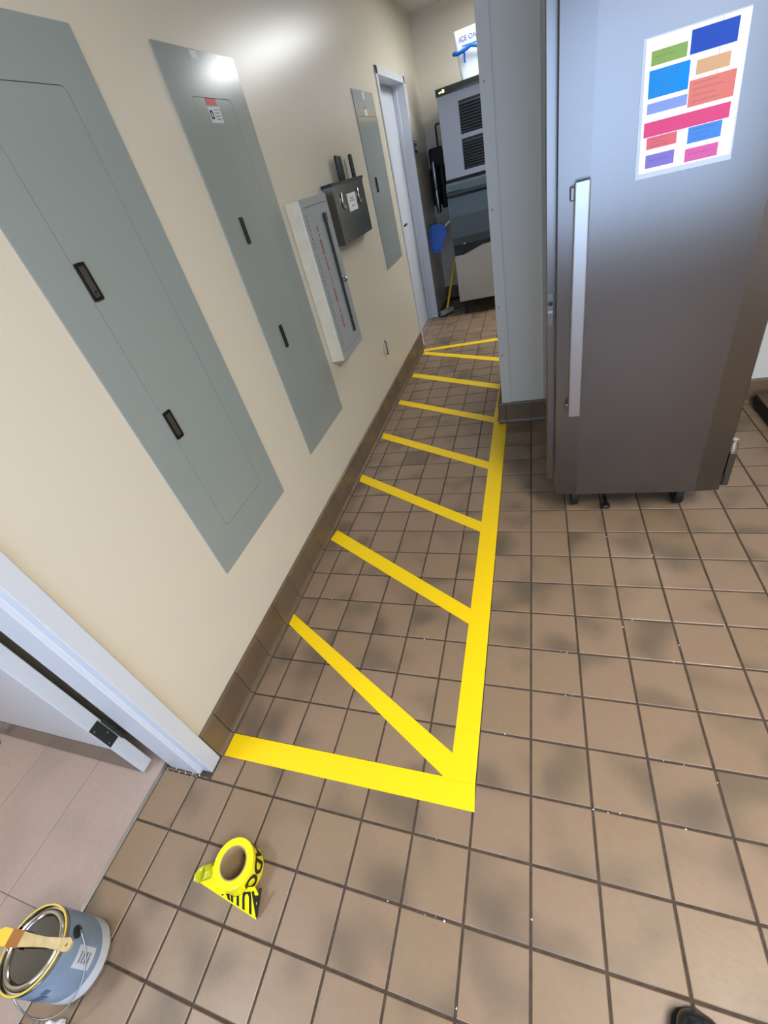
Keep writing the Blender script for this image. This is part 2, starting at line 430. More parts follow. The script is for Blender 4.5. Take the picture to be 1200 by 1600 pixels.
# cove base, one tile after another
def cove_profile(h, d=0.013, toe=0.016):
    pts = [(0, 0), (0, h), (d*0.45, h), (d*0.85, h-0.003), (d, h-0.008), (d, 0.024)]
    for k in range(1, 5):
        a = PI/2*k/4; pts.append((d+toe*(1-math.cos(a)), 0.024-0.020*math.sin(a)))
    pts.append((d+toe, 0.0)); return pts
def cove(name, n, f0, length, h, parent):
    """f0(along, out, up) -> world; n pieces of the tile pitch"""
    return
BASE = struct(obj('baseboard_left', box(B(), XW-0.004, XW+0.006, -0.084, 3.93, 0.002, 0.140), M['grout']))
ys = [-0.085]+[gy(j) for j in range(0, 25) if 0.0-0.02 < gy(j) < 3.90]+[3.935]
def cove_piece(a0, a1, f, parent, h=0.146):
    t = bmesh.new(); pr = cove_profile(h); n = len(pr); L0 = []; L1 = []
    for d, z in pr:
        L0.append(t.verts.new(f(a0, d, z))); L1.append(t.verts.new(f(a1, d, z)))
    for k in range(n):
        t.faces.new((L0[k], L0[(k+1) % n], L1[(k+1) % n], L1[k]))
    t.faces.new(L0); t.faces.new(L1[::-1])
    return obj('cove_tile', t, M['cove'], parent)
for a0, a1 in zip(ys[:-1], ys[1:]):
    cove_piece(a0+0.0015, a1-0.0015, lambda a, d, z: Vector((XW+d, a, z)), BASE)
BASE2 = struct(obj('baseboard_middle', box(B(), -0.176, 2.40, 2.194, 2.204, 0.002, 0.135), M['grout']))
xs_ = [-0.206]+[gx(i) for i in range(-1, 15)]+[2.39]
for a0, a1 in zip(xs_[:-1], xs_[1:]):
    cove_piece(a0+0.0015, a1-0.0015, lambda a, d, z: Vector((a, 2.20-d, z)), BASE2, 0.142)
BASE3 = struct(obj('baseboard_back', box(B(), XW, 0.4, 5.694, 5.704, 0.002, 0.135), M['grout']))
for k in range(0, 9):
    cove_piece(XW+0.01+k*P, XW+0.01+(k+1)*P-0.003, lambda a, d, z: Vector((a, 5.70-d, z)), BASE3, 0.142)

# ceiling lamps (modelled fixtures, the side-room one added; the lamps themselves sit under their diffusers)
for i, (x, y, sx, sy, w_, c_) in enumerate(TROFFERS):
    lb = ['large ceiling light over the open floor beside the refrigerator', 'large ceiling light in the recess behind the middle wall', 'small square ceiling light added in the side room'][i]
    t = thing('ceiling_light', (x, y, CEIL-0.035), lb, 'light')
    bm = B(); prism(bm, [rrect(x-sx/2-.03, x+sx/2+.03, y-sy/2-.03, y+sy/2+.03), rrect(x-sx/2, x+sx/2, y-sy/2, y+sy/2)], CEIL-0.035, CEIL-0.001, onflat(0))
    obj('frame', bm, M['white'], t)
    bxo('diffuser', M['lit'], t, x-sx/2+.001, x+sx/2-.001, y-sy/2+.001, y+sy/2-.001, CEIL-0.02, CEIL-0.012)

# ------------------------------------------------------------------ near door (bottom left): frame, open leaf
fr = struct(bpy.data.objects.new('door_1', None)); COL.objects.link(fr); finish(fr, None, Vector((-1.15, -0.5, 0)))
def jamb(pts, z0, z1, parent, name='jamb', m=None):
    bm = B(); prism(bm, [pts], z0, z1, onflat(0))
    bmesh.ops.remove_doubles(bm, verts=bm.verts[:], dist=1e-5)
    es = [e for e in bm.edges if abs((e.verts[0].co-e.verts[1].co).z) > 0.5]
    bmesh.ops.bevel(bm, geom=es, offset=0.0025, segments=2, affect='EDGES', profile=0.5)
    return obj(name, bm, m or M['white'], parent)
XC = -1.054
def jpts(y, s):
    # plan of a hollow metal jamb: face, reveal, stop; s = +1 wall lies towards +y
    return [(XC, y+s*0.052), (XC, y), (-1.098, y), (-1.098, y-s*0.014), (-1.232, y-s*0.014), (-1.232, y+s*0.052), (-1.2155, y+s*0.052), (-1.2155, y+s*0.044), (XW+0.0005, y+s*0.044), (XW+0.0005, y+s*0.052)]
jamb(jpts(D1Y1-0.014, 1), 0.002, 2.14, fr)
jamb([(a, b) for a, b in jpts(D1Y0+0.007, -1)], 0.002, 2.14, fr)
bxo('head', M['white'], fr, -1.232, XC, D1Y0-0.045, D1Y1+0.045, 2.0865, 2.1405, 0.002)
lf = obj('door_leaf', box(B(), -2.21, -1.322, -0.193, -0.148, 0.012, 2.05, 0.003), M['white'], fr)
kp = bxo('kick_plate', M['steel'], lf, -2.19, -1.336, -0.1946, -0.1932, 0.016, 0.20)
for z in (0.218, 1.03, 1.84):
    h = bxo('hinge', M['gap'], lf, -1.3217, -1.3185, -0.192, -0.156, z, z+0.114)
    bm = B(); lathe(bm, [(0.007, 0), (0.007, 0.114)], Vector((-1.300, -0.151, z)), 12); obj('barrel', bm, M['gap'], h)
    for dz in (0.018, 0.05, 0.096):
        bm = B(); lathe(bm, [(0.0035, 0), (0.0025, 0.001)], Vector((-1.3185, -0.184+0.02*(dz == 0.05), z+dz)), 8, 'x'); obj('screw', bm, M['pewter'], h)
bm = B(); lathe(bm, [(0.018, 0.001), (0.018, 0.012), (0.012, 0.03), (0.004, 0.036)], Vector((-2.135, -0.235, 0)), 20)
tag(obj('door_stop', bm, M['chrome'], None, True), 'small chrome dome door stop on the pale floor below the open door', 'door stop')

# far door in the left wall
f2 = struct(bpy.data.objects.new('door_2', None)); COL.objects.link(f2); finish(f2, None, Vector((-1.15, 4.44, 0)))
X2 = XW+0.012
def jp2(y, s):
    return [(X2, y+s*0.05), (X2, y), (-1.135, y), (-1.135, y-s*0.012), (-1.175, y-s*0.012), (-1.175, y), (-1.235, y), (-1.235, y+s*0.038), (XW+0.0005, y+s*0.038), (XW+0.0005, y+s*0.05)]
jamb(jp2(D2Y1, 1), 0.002, 2.14, f2, m=M['white']); jamb(jp2(D2Y0, -1), 0.002, 2.14, f2, m=M['white'])
bxo('head', M['white'], f2, -1.235, X2, D2Y0-0.05, D2Y1+0.05, D2H, 2.1415, 0.002)
l2 = bxo('door_leaf', M['white'], f2, -1.222, -1.178, D2Y0+0.003, D2Y1-0.003, 0.01, D2H-0.004, 0.002)
bm = B(); prism(bm, [rrect(4.18, 4.24, 1.0, 1.2, 0.02)], 0, 0.008, onleft(-1.178)); pl_ = obj('lock_plate', bm, M['chrome'], l2)
bm = B(); tube(bm, [(-1.17, 4.21, 1.06), (-1.12, 4.21, 1.06), (-1.115, 4.22, 1.06), (-1.115, 4.33, 1.06)], 0.010, 10); obj('lever', bm, M['black'], l2, True)
bm = B(); prism(bm, [rrect(4.06, 4.10, 1.55, 1.82, 0.015)], 0, 0.012, onleft(-1.178)); obj('push_bar_cover', bm, M['black'], l2)
for z in (0.25, 1.0, 1.78):
    bm = B(); lathe(bm, [(0.008, 0), (0.008, 0.11)], Vector((-1.172, D2Y1-0.004, z)), 10); obj('hinge', bm, M['alu'], l2)

# ------------------------------------------------------------------ tape on the floor
GXL = [gx(i) for i in range(-9, 16)]; GYL = [gy(j) for j in range(-8, 36)]
def near(v, L_): return min(abs(v-a) for a in L_)
def strip(a, b, c, d, z=0.0008, n=60, m_=6):
    """tape laid on the tiles, dipping a little where it bridges the joints; a-b one end, d-c the other"""
    a, b, c, d = [Vector((p[0], p[1])) for p in (a, b, c, d)]
    bm = bmesh.new(); g = []; h = []
    for i in range(n+1):
        t = i/n; l = a.lerp(d, t); r = b.lerp(c, t); row = []; rb = []
        for k in range(m_+1):
            p = l.lerp(r, k/m_)
            e = min(near(p.x, GXL), near(p.y, GYL))
            dz = -0.0009*max(0.0, 1-(e/0.006)**2)
            row.append(bm.verts.new((p.x, p.y, z+dz))); rb.append(bm.verts.new((p.x, p.y, z+dz-0.0005)))
        g.append(row); h.append(rb)
    for i in range(n):
        for k in range(m_):
            bm.faces.new((g[i][k], g[i][k+1], g[i+1][k+1], g[i+1][k])); bm.faces.new((h[i][k], h[i+1][k], h[i+1][k+1], h[i][k+1]))
    for i in range(n):
        bm.faces.new((g[i][0], g[i+1][0], h[i+1][0], h[i][0])); bm.faces.new((g[i][m_], h[i][m_], h[i+1][m_], g[i+1][m_]))
    for k in range(m_):
        bm.faces.new((g[0][k], h[0][k], h[0][k+1], g[0][k+1])); bm.faces.new((g[n][k], g[n][k+1], h[n][k+1], h[n][k]))
    return bm
def tape(quad, label, z=0.0008, n=80, m_=8):
    tag(obj('floor_tape', strip(*quad, z=z, n=n, m_=m_), M['yellow'], None, True, auto=0.6), label, 'tape', 'yellow tape marking the floor below the electrical panels')
XL, XR0, XR1 = -1.038, -0.236, -0.158
tape([(-1.049, -0.080), (-1.053, -0.002), (-0.158, 0.000), (-0.153, -0.076)], 'short crosswise yellow tape band meeting the base of the near white door frame', 0.0014)
tape([(XR1, -0.006), (XR0, -0.006), (-0.240, 2.222), (-0.156, 2.192)], 'longest yellow tape band, running straight from the corner to the end of the middle wall', 0.0012, 260)
dn = [((-1.049, 0.490), (-1.066, 0.556), (-0.196, 0.048), (-0.236, -0.012)), ((-1.040, 1.040), (-1.026, 1.116), (-0.237, 0.640), (-0.237, 0.564)),
      ((-1.038, 1.577), (-1.043, 1.653), (-0.238, 1.183), (-0.238, 1.109)), ((-1.030, 2.102), (-1.034, 2.180), (-0.238, 1.725), (-0.238, 1.650)),
      ((-1.030, 2.638), (-1.026, 2.708), (-0.240, 2.276), (-0.240, 2.197)), ((-1.024, 3.163), (-1.018, 3.244), (-0.225, 2.796), (-0.228, 2.716)),
      ((-1.026, 3.702), (-1.018, 3.775), (-0.222, 3.330), (-0.222, 3.250))]
ordn = ['first', 'second', 'third', 'fourth', 'fifth', 'sixth', 'seventh']
for k, q in enumerate(dn):
    tape((q[0], q[1], q[2], q[3]), 'diagonal yellow tape stripe on the brown tiles, %s from the near white door' % ordn[k], 0.0009 if k else 0.0006)
tape([(-0.247, 2.224), (-0.218, 2.224), (-0.216, 2.795), (-0.230, 2.795)], 'thin sliver of yellow tape along the foot of the middle wall', 0.0007, 60, 3)
tape([(-1.030, 3.778), (-1.034, 3.842), (-0.215, 3.862), (-0.215, 3.790)], 'crosswise yellow tape band across the corridor before the far door', 0.0011)

# ------------------------------------------------------------------ flush electrical panels in the left wall
def latch(parent, y, z0, z1, wd=0.032, xo=XW+0.0062):
    bm = B(); prism(bm, [rrect(y, y+wd, z0, z1, 0.003, 2), rrect(y+0.006, y+wd-0.006, z0+0.008, z1-0.008, 0.002, 2)], 0, 0.006, onleft(xo))
    l = obj('latch', bm, M['black'], parent)
    bm = B(); prism(bm, [rrect(y+0.006, y+wd-0.006, z0+0.008, z1-0.008, 0.002, 2)], 0, 0.003, onleft(xo)); obj('paddle', bm, M['pewter'], l)
    return l
def panel(y0, z0, z1, label, dz0, dz1, dx0=0.115, dx1=0.390):
    y1 = y0+0.508
    t = thing('electrical_panel', (XW+0.003, (y0+y1)/2, z0), label, 'electrical panel')
    d0, d1 = y0+dx0, y0+dx1
    bm = B(); prism(bm, [rrect(y0, y1, z0, z1, 0.004, 2), rrect(d0, d1, dz0, dz1, 0.014, 4)], 0.0006, 0.0062, onleft(XW)); obj('cover', bm, M['panel'], t)
    bxo('recess', M['gap'], t, XW+0.0004, XW+0.0020, d0-0.006, d1+0.006, dz0-0.006, dz1+0.006)
    bm = B(); prism(bm, [rrect(d0+0.0016, d1-0.0016, dz0+0.0016, dz1-0.0016, 0.013, 4)], 0.0022, 0.0058, onleft(XW)); dr = obj('door', bm, M['panel'], t)
    return t, dr, d0, d1
t, dr, d0, d1 = panel(0.374, 0.462, 1.974, 'tall grey flush electrical panel with two black latches, closest to the near white door', 0.602, 1.85)
la = latch(dr, 0.492, 1.404, 1.496); lathe_b = B(); lathe(lathe_b, [(0.005, 0), (0.004, 0.003)], Vector((XW+0.0092, 0.508, 1.425)), 12, 'x'); obj('keyhole', lathe_b, M['chrome'], la)
latch(dr, 0.494, 0.975, 1.070)
t, dr, d0, d1 = panel(1.204, 0.451, 1.981, 'tall grey flush electrical panel with white stickers, between the other panel and the surface cabinet', 0.584, 1.853, 0.117, 0.381)
latch(dr, 1.334, 1.395, 1.489, 0.022); latch(dr, 1.338, 0.963, 1.064, 0.022)
def sticker(parent, y0, y1, z0, z1, name, hexc, xo=0.0064):
    bm = B(); prism(bm, [rrect(y0, y1, z0, z1)], 0, 0.0004, onleft(XW+xo))
    return obj(name, bm, mat(name, hexc, 0.4), parent)
sticker(t, 1.408, 1.452, 1.955, 1.978, 'white_sticker', '#c9ced0')
sticker(dr, 1.400, 1.470, 1.832, 1.851, 'red_sticker', '#c0343a', 0.0060)
lb = sticker(dr, 1.398, 1.478, 1.782, 1.828, 'data_label', '#c3c8cd', 0.0060)
bm = B(); prism(bm, [rrect(1.403, 1.424, 1.792, 1.818, 0.006, 3), rrect(1.409, 1.418, 1.798, 1.812, 0.003, 3)], 0, 0.0002, onleft(XW+0.0065)); obj('print_mark', bm, M['gap'], lb)
for k in range(4):
    bm = B(); prism(bm, [rrect(1.436, 1.470, 1.790+k*0.009, 1.7945+k*0.009)], 0, 0.0002, onleft(XW+0.0065)); obj('print_line', bm, M['pewter'], lb)
# third panel: plain, plate and cover divided by a high seam
t = thing('electrical_panel', (XW+0.003, 3.489, 0.895), 'short grey flush electrical panel with thin dark handle, beside the far white door', 'electrical panel')
bm = B(); prism(bm, [rrect(3.235, 3.743, 1.836, 1.972, 0.003, 2)], 0.0005, 0.0060, onleft(XW)); obj('top_plate', bm, M['panel'], t)
bm = B(); prism(bm, [rrect(3.235, 3.743, 0.892, 1.833, 0.003, 2)], 0.0005, 0.0085, onleft(XW)); dr = obj('cover', bm, M['panel'], t)
bxo('handle', M['gap'], dr, XW+0.0087, XW+0.020, 3.364, 3.378, 1.391, 1.484, 0.002)
sticker(t, 3.455, 3.510, 1.925, 1.966, 'white_sticker', '#cdd2d4', 0.0062)
sticker(t, 3.445, 3.500, 1.875, 1.892, 'red_sticker', '#b97a7c', 0.0062); sticker(t, 3.440, 3.500, 1.838, 1.872, 'data_label', '#d5d9db', 0.0062)

# surface cabinet with red vertical print
t = thing('surface_panel', (XW+0.04, 1.945, 0.71), 'narrow grey surface-mounted cabinet with red vertical lettering and a dark bar', 'electrical box')
XF = XW+0.082
bm = B(); box(bm, XW+0.001, XF-0.003, 1.770, 2.122, 0.712, 1.487, 0.006); obj('body', bm, M['boxside'], t)
bm = B(); prism(bm, [rrect(1.771, 2.121, 0.713, 1.486, 0.005, 3), rrect(1.800, 2.105, 0.752, 1.452, 0.003, 2)], 0.0, 0.0032, onleft(XF-0.0032)); obj('front_frame', bm, M['box'], t)
bxo('recess', M['gap'], t, XF-0.0031, XF-0.0028, 1.797, 2.108, 0.749, 1.455)
bm = B(); prism(bm, [rrect(1.8022, 2.1032, 0.7542, 1.4498, 0.003, 2)], 0, 0.0022, onleft(XF-0.0027)); dr = obj('door', bm, M['box'], t)
bxo('pull_bar', M['gap'], dr, XF, XF+0.010, 2.014, 2.034, 0.800, 1.405, 0.002)
bxo('bar_end', M['black'], dr, XF, XF+0.013, 2.008, 2.040, 1.370, 1.407, 0.002)
bm = B(); lathe(bm, [(0.011, 0), (0.011, 0.018), (0.006, 0.022)], Vector((XF, 2.066, 1.075)), 14, 'x'); box(bm, XF+0.002, XF+0.008, 2.03, 2.068, 1.07, 1.08); obj('turn_lock', bm, M['alu'], dr)
red = mat('red_print', '#a8484a', 0.5); dk = mat('grey_print', '#4b5257', 0.5)
# red print reads downwards, too small to make out more than its length and colour
zz = 1.365
for w_, sz in ((2, .014), (1, .010), (5, .022), (5, .016), (1, .008), (3, .010), (5, .022), (1, .008), (2, .014), (5, .020)):
    for q_ in range(w_):
        bm = B(); prism(bm, [rrect(1.900-sz/2, 1.900+sz/2, zz-0.0105, zz)], 0, 0.0003, onleft(XF+0.0001)); obj('print_mark', bm, red, dr)
        zz -= 0.0140
    zz -= 0.0095
for k in range(34):
    if k % 9 == 8: continue
    z = 1.42-k*0.019
    bm = B(); prism(bm, [rrect(1.8035, 1.811, z-0.010, z)], 0, 0.0003, onleft(XF-0.0004)); obj('hinge_mark', bm, dk, dr)

# knife rack
t = thing('knife_rack', (XW+0.03, 2.60, 1.205), 'stainless steel wall knife rack with black top and white paper label', 'knife rack')
XK = XW+0.062
bm = B(); prism(bm, [rrect(2.292, 2.872, XW+0.001, XK), rrect(2.296, 2.868, XW+0.004, XK-0.003)], 1.213, 1.500, lambda u, v, w: Vector((v, u, w))); box(bm, XW+0.004, XK-0.003, 2.296, 2.868, 1.213, 1.217); kb = obj('body', bm, M['steeldark'], t)
bm = B(); prism(bm, [rrect(2.284, 2.880, XW+0.0015, XK+0.006)] + [rrect(y_-0.0185, y_+0.0185, XW+0.014, XW+0.046) for y_ in (2.35, 2.41, 2.47, 2.564, 2.616, 2.68, 2.74, 2.824)], 1.5005, 1.516, lambda u, v, w: Vector((v, u, w))); obj('slotted_top', bm, M['black'], t)
for y in (2.400, 2.715):
    bm = B(); tube(bm, [(XK+0.004, y, 1.462), (XK+0.006, y, 1.42), (XK+0.006, y+0.004, 1.392), (XK+0.006, y+0.024, 1.382), (XK+0.006, y+0.040, 1.392)], 0.0045, 8); obj('hook', bm, M['chrome'], t, True)
bm = B(); prism(bm, [rrect(2.505, 2.668, 1.357, 1.447)], 0, 0.0005, onleft(XK)); lb = obj('paper_label', bm, M['paper'], t)
for z, w_, c_ in ((1.418, 0.07, '#c98f98'), (1.405, 0.09, '#c79aa0'), (1.378, 0.04, '#8d8790')):
    bm = B(); prism(bm, [rrect(2.586-w_/2, 2.586+w_/2, z, z+0.008)], 0, 0.0002, onleft(XK+0.0005)); obj('print_line', bm, mat('faded_print', c_, 0.5), lb)
for k, (y, h, lab) in enumerate(((2.564, 0.122, 'black-handled knife in the rack, touching its neighbour, beside the surface cabinet'), (2.616, 0.118, 'black-handled knife in the rack, the middle one of three'), (2.824, 0.120, 'black-handled knife in the rack standing alone beside the short panel'))):
    kn = thing('knife', (XW+0.03, y, 1.32), lab, 'knife', 'knives in the wall rack')
    bm = B(); prism(bm, [[(y-0.014, 1.33), (y+0.004, 1.31), (y+0.014, 1.34), (y+0.014, 1.51), (y-0.012, 1.51)]], -0.001, 0.001, lambda u, v, w: Vector((XW+0.03+w, u, v))); obj('blade', bm, M['chrome'], kn)
    bm = B(); box(bm, XW+0.019, XW+0.041, y-0.015, y+0.015, 1.505, 1.516+h, 0.007, 3); obj('handle', bm, M['black'], kn, True, auto=0.9)

# small bracket outlet on the wall
t = thing('wall_outlet', (XW+0.01, 2.74, 0.375), 'small dark bracket-like wall fitting low beneath the knife rack', 'wall fitting')
bm = B(); prism(bm, [rrect(2.728, 2.778, 0.378, 0.486, 0.004, 2)], 0.0005, 0.004, onleft(XW)); obj('plate', bm, M['wall'], t)
bm = B(); tube(bm, [(XW+0.004, 2.756, 0.482), (XW+0.018, 2.744, 0.480), (XW+0.020, 2.740, 0.465), (XW+0.018, 2.738, 0.40), (XW+0.018, 2.742, 0.384), (XW+0.004, 2.760, 0.380)], 0.006, 8); obj('bracket', bm, M['pewter'], t, True)

# notice beside the far door
t = thing('wall_notice', (XW+0.01, 5.07, 1.57), 'small dark blue notice on the cream wall past the far door', 'sign')
bm = B(); prism(bm, [rrect(5.015, 5.125, 1.575, 1.675)], 0.0005, 0.005, onleft(XW)); obj('plate', bm, mat('navy_print', '#2b3560', 0.4), t)
bm = B(); prism(bm, [rrect(5.03, 5.11, 1.60, 1.625)], 0.0051, 0.0055, onleft(XW)); obj('print_line', bm, M['paper'], t)
bm = B(); prism(bm, [rrect(5.03, 5.11, 1.655, 1.668)], 0.0051, 0.0055, onleft(XW)); obj('print_line', bm, M['paper'], t)

# ------------------------------------------------------------------ refrigerator
t = thing('refrigerator', (0.41, 1.60, 0), 'tall stainless steel reach-in refrigerator on castors with long vertical handle', 'refrigerator')
FRIDGE = t
bxo('cabinet', M['steel'], t, 0.074, 0.755, 1.262, 2.02, 0.195, 2.08, 0.004)
bxo('gasket', M['rubber'], t, 0.116, 0.728, 1.250, 1.263, 0.20, 2.03, 0.002)
bm = B(); prism(bm, [[(0.104, 1.217), (0.108, 1.211), (0.196, 1.202), (0.645, 1.202), (0.732, 1.211), (0.736, 1.217), (0.736, 1.250), (0.104, 1.250)]], 0.152, 2.05, onflat(0))
bmesh.ops.remove_doubles(bm, verts=bm.verts[:], dist=1e-5)
dr = obj('door', bm, M['steel'], t)
bm = B(); prism(bm, [rrect(0.150, 0.194, 1.158, 1.174, 0.005, 3)], 0.575, 1.335, onflat(0)); hb = obj('handle', bm, M['alu'], dr)
for z in (0.585, 1.290):
    bxo('bracket', M['steel'], hb, 0.140, 0.188, 1.1745, 1.2095, z, z+0.036, 0.003)
t_ = bxo('lock_plate', M['steeldark'], t, 0.078, 0.099, 1.2585, 1.2618, 0.905, 1.02, 0.001)
bm = B(); lathe(bm, [(0.0075, 0), (0.0075, 0.006), (0.004, 0.007)], Vector((0.0885, 1.2584, 0.985)), 14, 'y'); obj('key_cylinder', bm, M['black'], t_)
bxo('catch', M['chrome'], t_, 0.080, 0.097, 1.252, 1.2584, 0.952, 0.958, 0.001)
bm = B(); lathe(bm, [(0.007, 0), (0.007, 0.003)], Vector((0.0885, 1.2584, 0.925)), 14, 'y'); obj('screw', bm, M['pewter'], t_)
h = bxo('hinge', M['steel'], t, 0.737, 0.760, 1.212, 1.262, 0.17, 0.33, 0.003)
bm = B(); lathe(bm, [(0.016, 0), (0.016, 0.02), (0.010, 0.045), (0.012, 0.05)], Vector((0.748, 1.232, 0.33)), 16); obj('hinge_cap', bm, M['chrome'], h, True, auto=0.6)
bxo('hinge_slot', M['rubber'], h, 0.733, 0.742, 1.2095, 1.2125, 0.185, 0.225)
for z in (1.0, 1.9):
    bxo('hinge', M['steel'], t, 0.737, 0.758, 1.214, 1.262, z, z+0.13, 0.003)
for x, y in ((0.20, 1.335), (0.625, 1.335), (0.20, 1.93), (0.63, 1.93)):
    bm = B(); box(bm, x-0.045, x+0.045, y-0.045, y+0.045, 0.186, 0.1945); box(bm, x-0.026, x-0.020, y-0.03, y+0.03, 0.06, 0.187); box(bm, x+0.020, x+0.026, y-0.03, y+0.03, 0.06, 0.187)
    cs = obj('caster', bm, M['gap'], t)
    bm = B(); lathe(bm, [(0.045, -0.018), (0.062, -0.014), (0.062, 0.014), (0.045, 0.018)], Vector((x, y, 0.063)), 28, 'x'); obj('wheel', bm, M['rubber'], cs, True, auto=0.6)
bm = B(); box(bm, 0.318, 0.352, 1.262, 1.288, 0.012, 0.030, 0.006); box(bm, 0.328, 0.342, 1.285, 1.35, 0.02, 0.03); box(bm, 0.328, 0.342, 1.34, 1.35, 0.02, 0.195)
obj('floor_lock', bm, M['black'], t)

# chart taped to the door
t = thing('chart_sheet', (0.42, 1.20, 1.31), 'white laminated sheet of coloured boxes taped to the refrigerator door', 'poster')
PU = Vector((0.214, 0.0, -0.004)); PVv = Vector((0.011, 0.0, -0.277)); P0 = Vector((0.309, 1.2012, 1.590))
def onposter(u, v, w): return P0+PU*u+PVv*v+Vector((0, -1, 0))*w
lam = mat('laminate_edge', '#a9b4bf', 0.15)
bm = B(); prism(bm, [[(-0.03, -0.01), (1.0, -0.01), (1.02, 1.045), (-0.04, 1.045)]], 0, 0.0004, onposter); obj('laminate', bm, lam, t)
bm = B(); prism(bm, [[(0, 0), (1, 0), (1, 1), (0, 1)]], 0.0005, 0.0009, onposter); obj('sheet', bm, M['paper'], t)
blocks = [('#8fb562', .06, .09, .42, .19, 1), ('#2a55c0', .45, .03, .90, .19, 0), ('#1296f0', .05, .22, .465, .42, 5), ('#e0b48c', .53, .24, .86, .34, 0),
          ('#e8857c', .48, .37, .94, .56, 4), ('#8fa9ee', .05, .455, .47, .535, 0), ('#e5548c', .03, .595, .93, .71, 0), ('#e87480', .07, .715, .40, .81, 3),
          ('#5093ea', .52, .715, .87, .84, 3), ('#8a7fd8', .07, .855, .39, .965, 1), ('#e26bb4', .51, .88, .86, .985, 1)]
for hx, u0, v0, u1, v1, nl in blocks:
    bm = B(); prism(bm, [[(u0, v0), (u1, v0), (u1, v1), (u0, v1)]], 0.0010, 0.0012, onposter)
    b_ = obj('colour_box', bm, mat('box_print', tuple(c_*0.72 for c_ in srgb(hx)[:3])+(1,), 0.6, spec=0.15), t)
    if nl:
        c = srgb(hx); dkm = mat('box_text', (c[0]*.52, c[1]*.46, c[2]*.52, 1), 0.5)
        bm = B()
        for k in range(nl):
            vv = v0+(v1-v0)*(k+0.6)/(nl+0.4)
            ue = u0+(u1-u0)*random.uniform(.60, .9)
            q = B(); prism(q, [[(u0+.04, vv-.004), (ue, vv-.004), (ue, vv+.005), (u0+.04, vv+.005)]], 0.0013, 0.0014, onposter); obj('text_line', q, dkm, b_)
        bm.free()
gl = mat('grey_line', '#b9b6c4', 0.5)
for v0, v1 in ((.0, .028), (.195, .238), (.345, .368), (.845, .878)):
    bm = B(); prism(bm, [[(.735, v0), (.747, v0), (.747, v1), (.735, v1)]], 0.0010, 0.0011, onposter); obj('connector_line', bm, gl, t)

# ------------------------------------------------------------------ ice machine and what stands round it
t = thing('ice_machine', (-0.37, 5.1, 0), 'stainless ice machine with dark louvred vents above a grey-blue bin door', 'ice machine')
IX0, IX1, IY = -0.762, -0.005, 4.78
def louvre(z0, z1):
    lv = bxo('vent', M['rubber'], t, -0.575, -0.06, IY-0.006, IY+0.002, z0, z1, 0.002)
    n = int((z1-z0)/0.022)
    for k in range(n):
        zc = z0+0.012+k*(z1-z0-0.02)/n
        bm = B(); prism(bm, [[(-0.004, zc), (-0.016, zc-0.002), (-0.016, zc+0.002), (-0.004, zc+0.012)]], -0.570, -0.065, lambda u, v, w: Vector((w, IY+u, v)))
        obj('slat', bm, mat('vent_slat', '#20262c', 0.45) if k == 0 else bpy.data.materials['vent_slat'], lv)
bxo('head_body', M['icesteel'], t, IX0, IX1, IY+0.001, 5.62, 1.285, 1.953, 0.006)
bxo('control_band', M['binblue'], t, IX0-0.003, IX1+0.003, IY-0.012, IY+0.20, 1.905, 1.958, 0.003)
bm = B(); prism(bm, [[(IX0-0.003, 1.905), (IX0+0.10, 1.905), (IX0+0.26, 1.925), (IX1, 1.925), (IX1, 1.958), (IX0-0.003, 1.958)]], 0.0125, 0.016, onfront(IY)); obj('control_fascia', bm, M['gap'], t)
bm = B(); prism(bm, [rrect(IX0+0.058, IX0+0.075, 1.924, 1.944, 0.004)], 0.0165, 0.019, onfront(IY)); obj('amber_light', bm, M['led1'], t)
bm = B(); prism(bm, [rrect(IX0+0.028, IX0+0.036, 1.924, 1.932, 0.002)], 0.0165, 0.019, onfront(IY)); obj('green_light', bm, M['led2'], t)
bm = B(); prism(bm, [rrect(IX0+0.042, IX0+0.050, 1.926, 1.934, 0.002)], 0.0165, 0.019, onfront(IY)); obj('green_light', bm, M['led2'], t)
louvre(1.602, 1.838); louvre(1.335, 1.568)
bxo('bin_body', M['icesteel'], t, IX0-0.004, IX1+0.004, IY+0.03, 5.62, 0.15, 1.28, 0.004)
bxo('gap_band', M['rubber'], t, IX0, IX1, IY+0.01, IY+0.04, 1.262, 1.284)
bm = B(); prism(bm, [[(0, 1.262), (-0.035, 1.245), (-0.045, 1.19), (-0.040, 1.165), (-0.015, 1.15), (-0.032, 1.14), (-0.038, 0.98), (-0.030, 0.79), (0.0, 0.72), (0.04, 0.72), (0.04, 1.262)]], IX0-0.003, IX1+0.003, lambda u, v, w: Vector((w, IY+u, v)))
bd = obj('bin_door', bm, M['binblue'], t)
bm = B(); prism(bm, [[(IX0+0.006, 1.185), (IX0+0.16, 1.185), (IX0+0.15, 1.196), (IX0+0.006, 1.196)]], 0.0455, 0.050, onfront(IY)); obj('door_badge', bm, M['gap'], bd)
bm = B(); prism(bm, [[(IX0, 0.620), (IX0+0.10, 0.620), (IX0+0.30, 0.68), (IX1, 0.70), (IX1, 0.742), (IX0, 0.742)]], 0.0, 0.012, onfront(IY+0.012)); obj('lower_band', bm, M['gap'], t)
bm = B(); lathe(bm, [(0.008, 0), (0.008, 0.004), (0.003, 0.006)], Vector((IX0+0.115, IY-0.001, 0.722)), 12, 'y'); obj('chrome_stud', bm, M['chrome'], t)
bxo('bin_front', M['icebeige'], t, IX0-0.004, IX1+0.004, IY+0.014, IY+0.0295, 0.15, 0.69, 0.003)
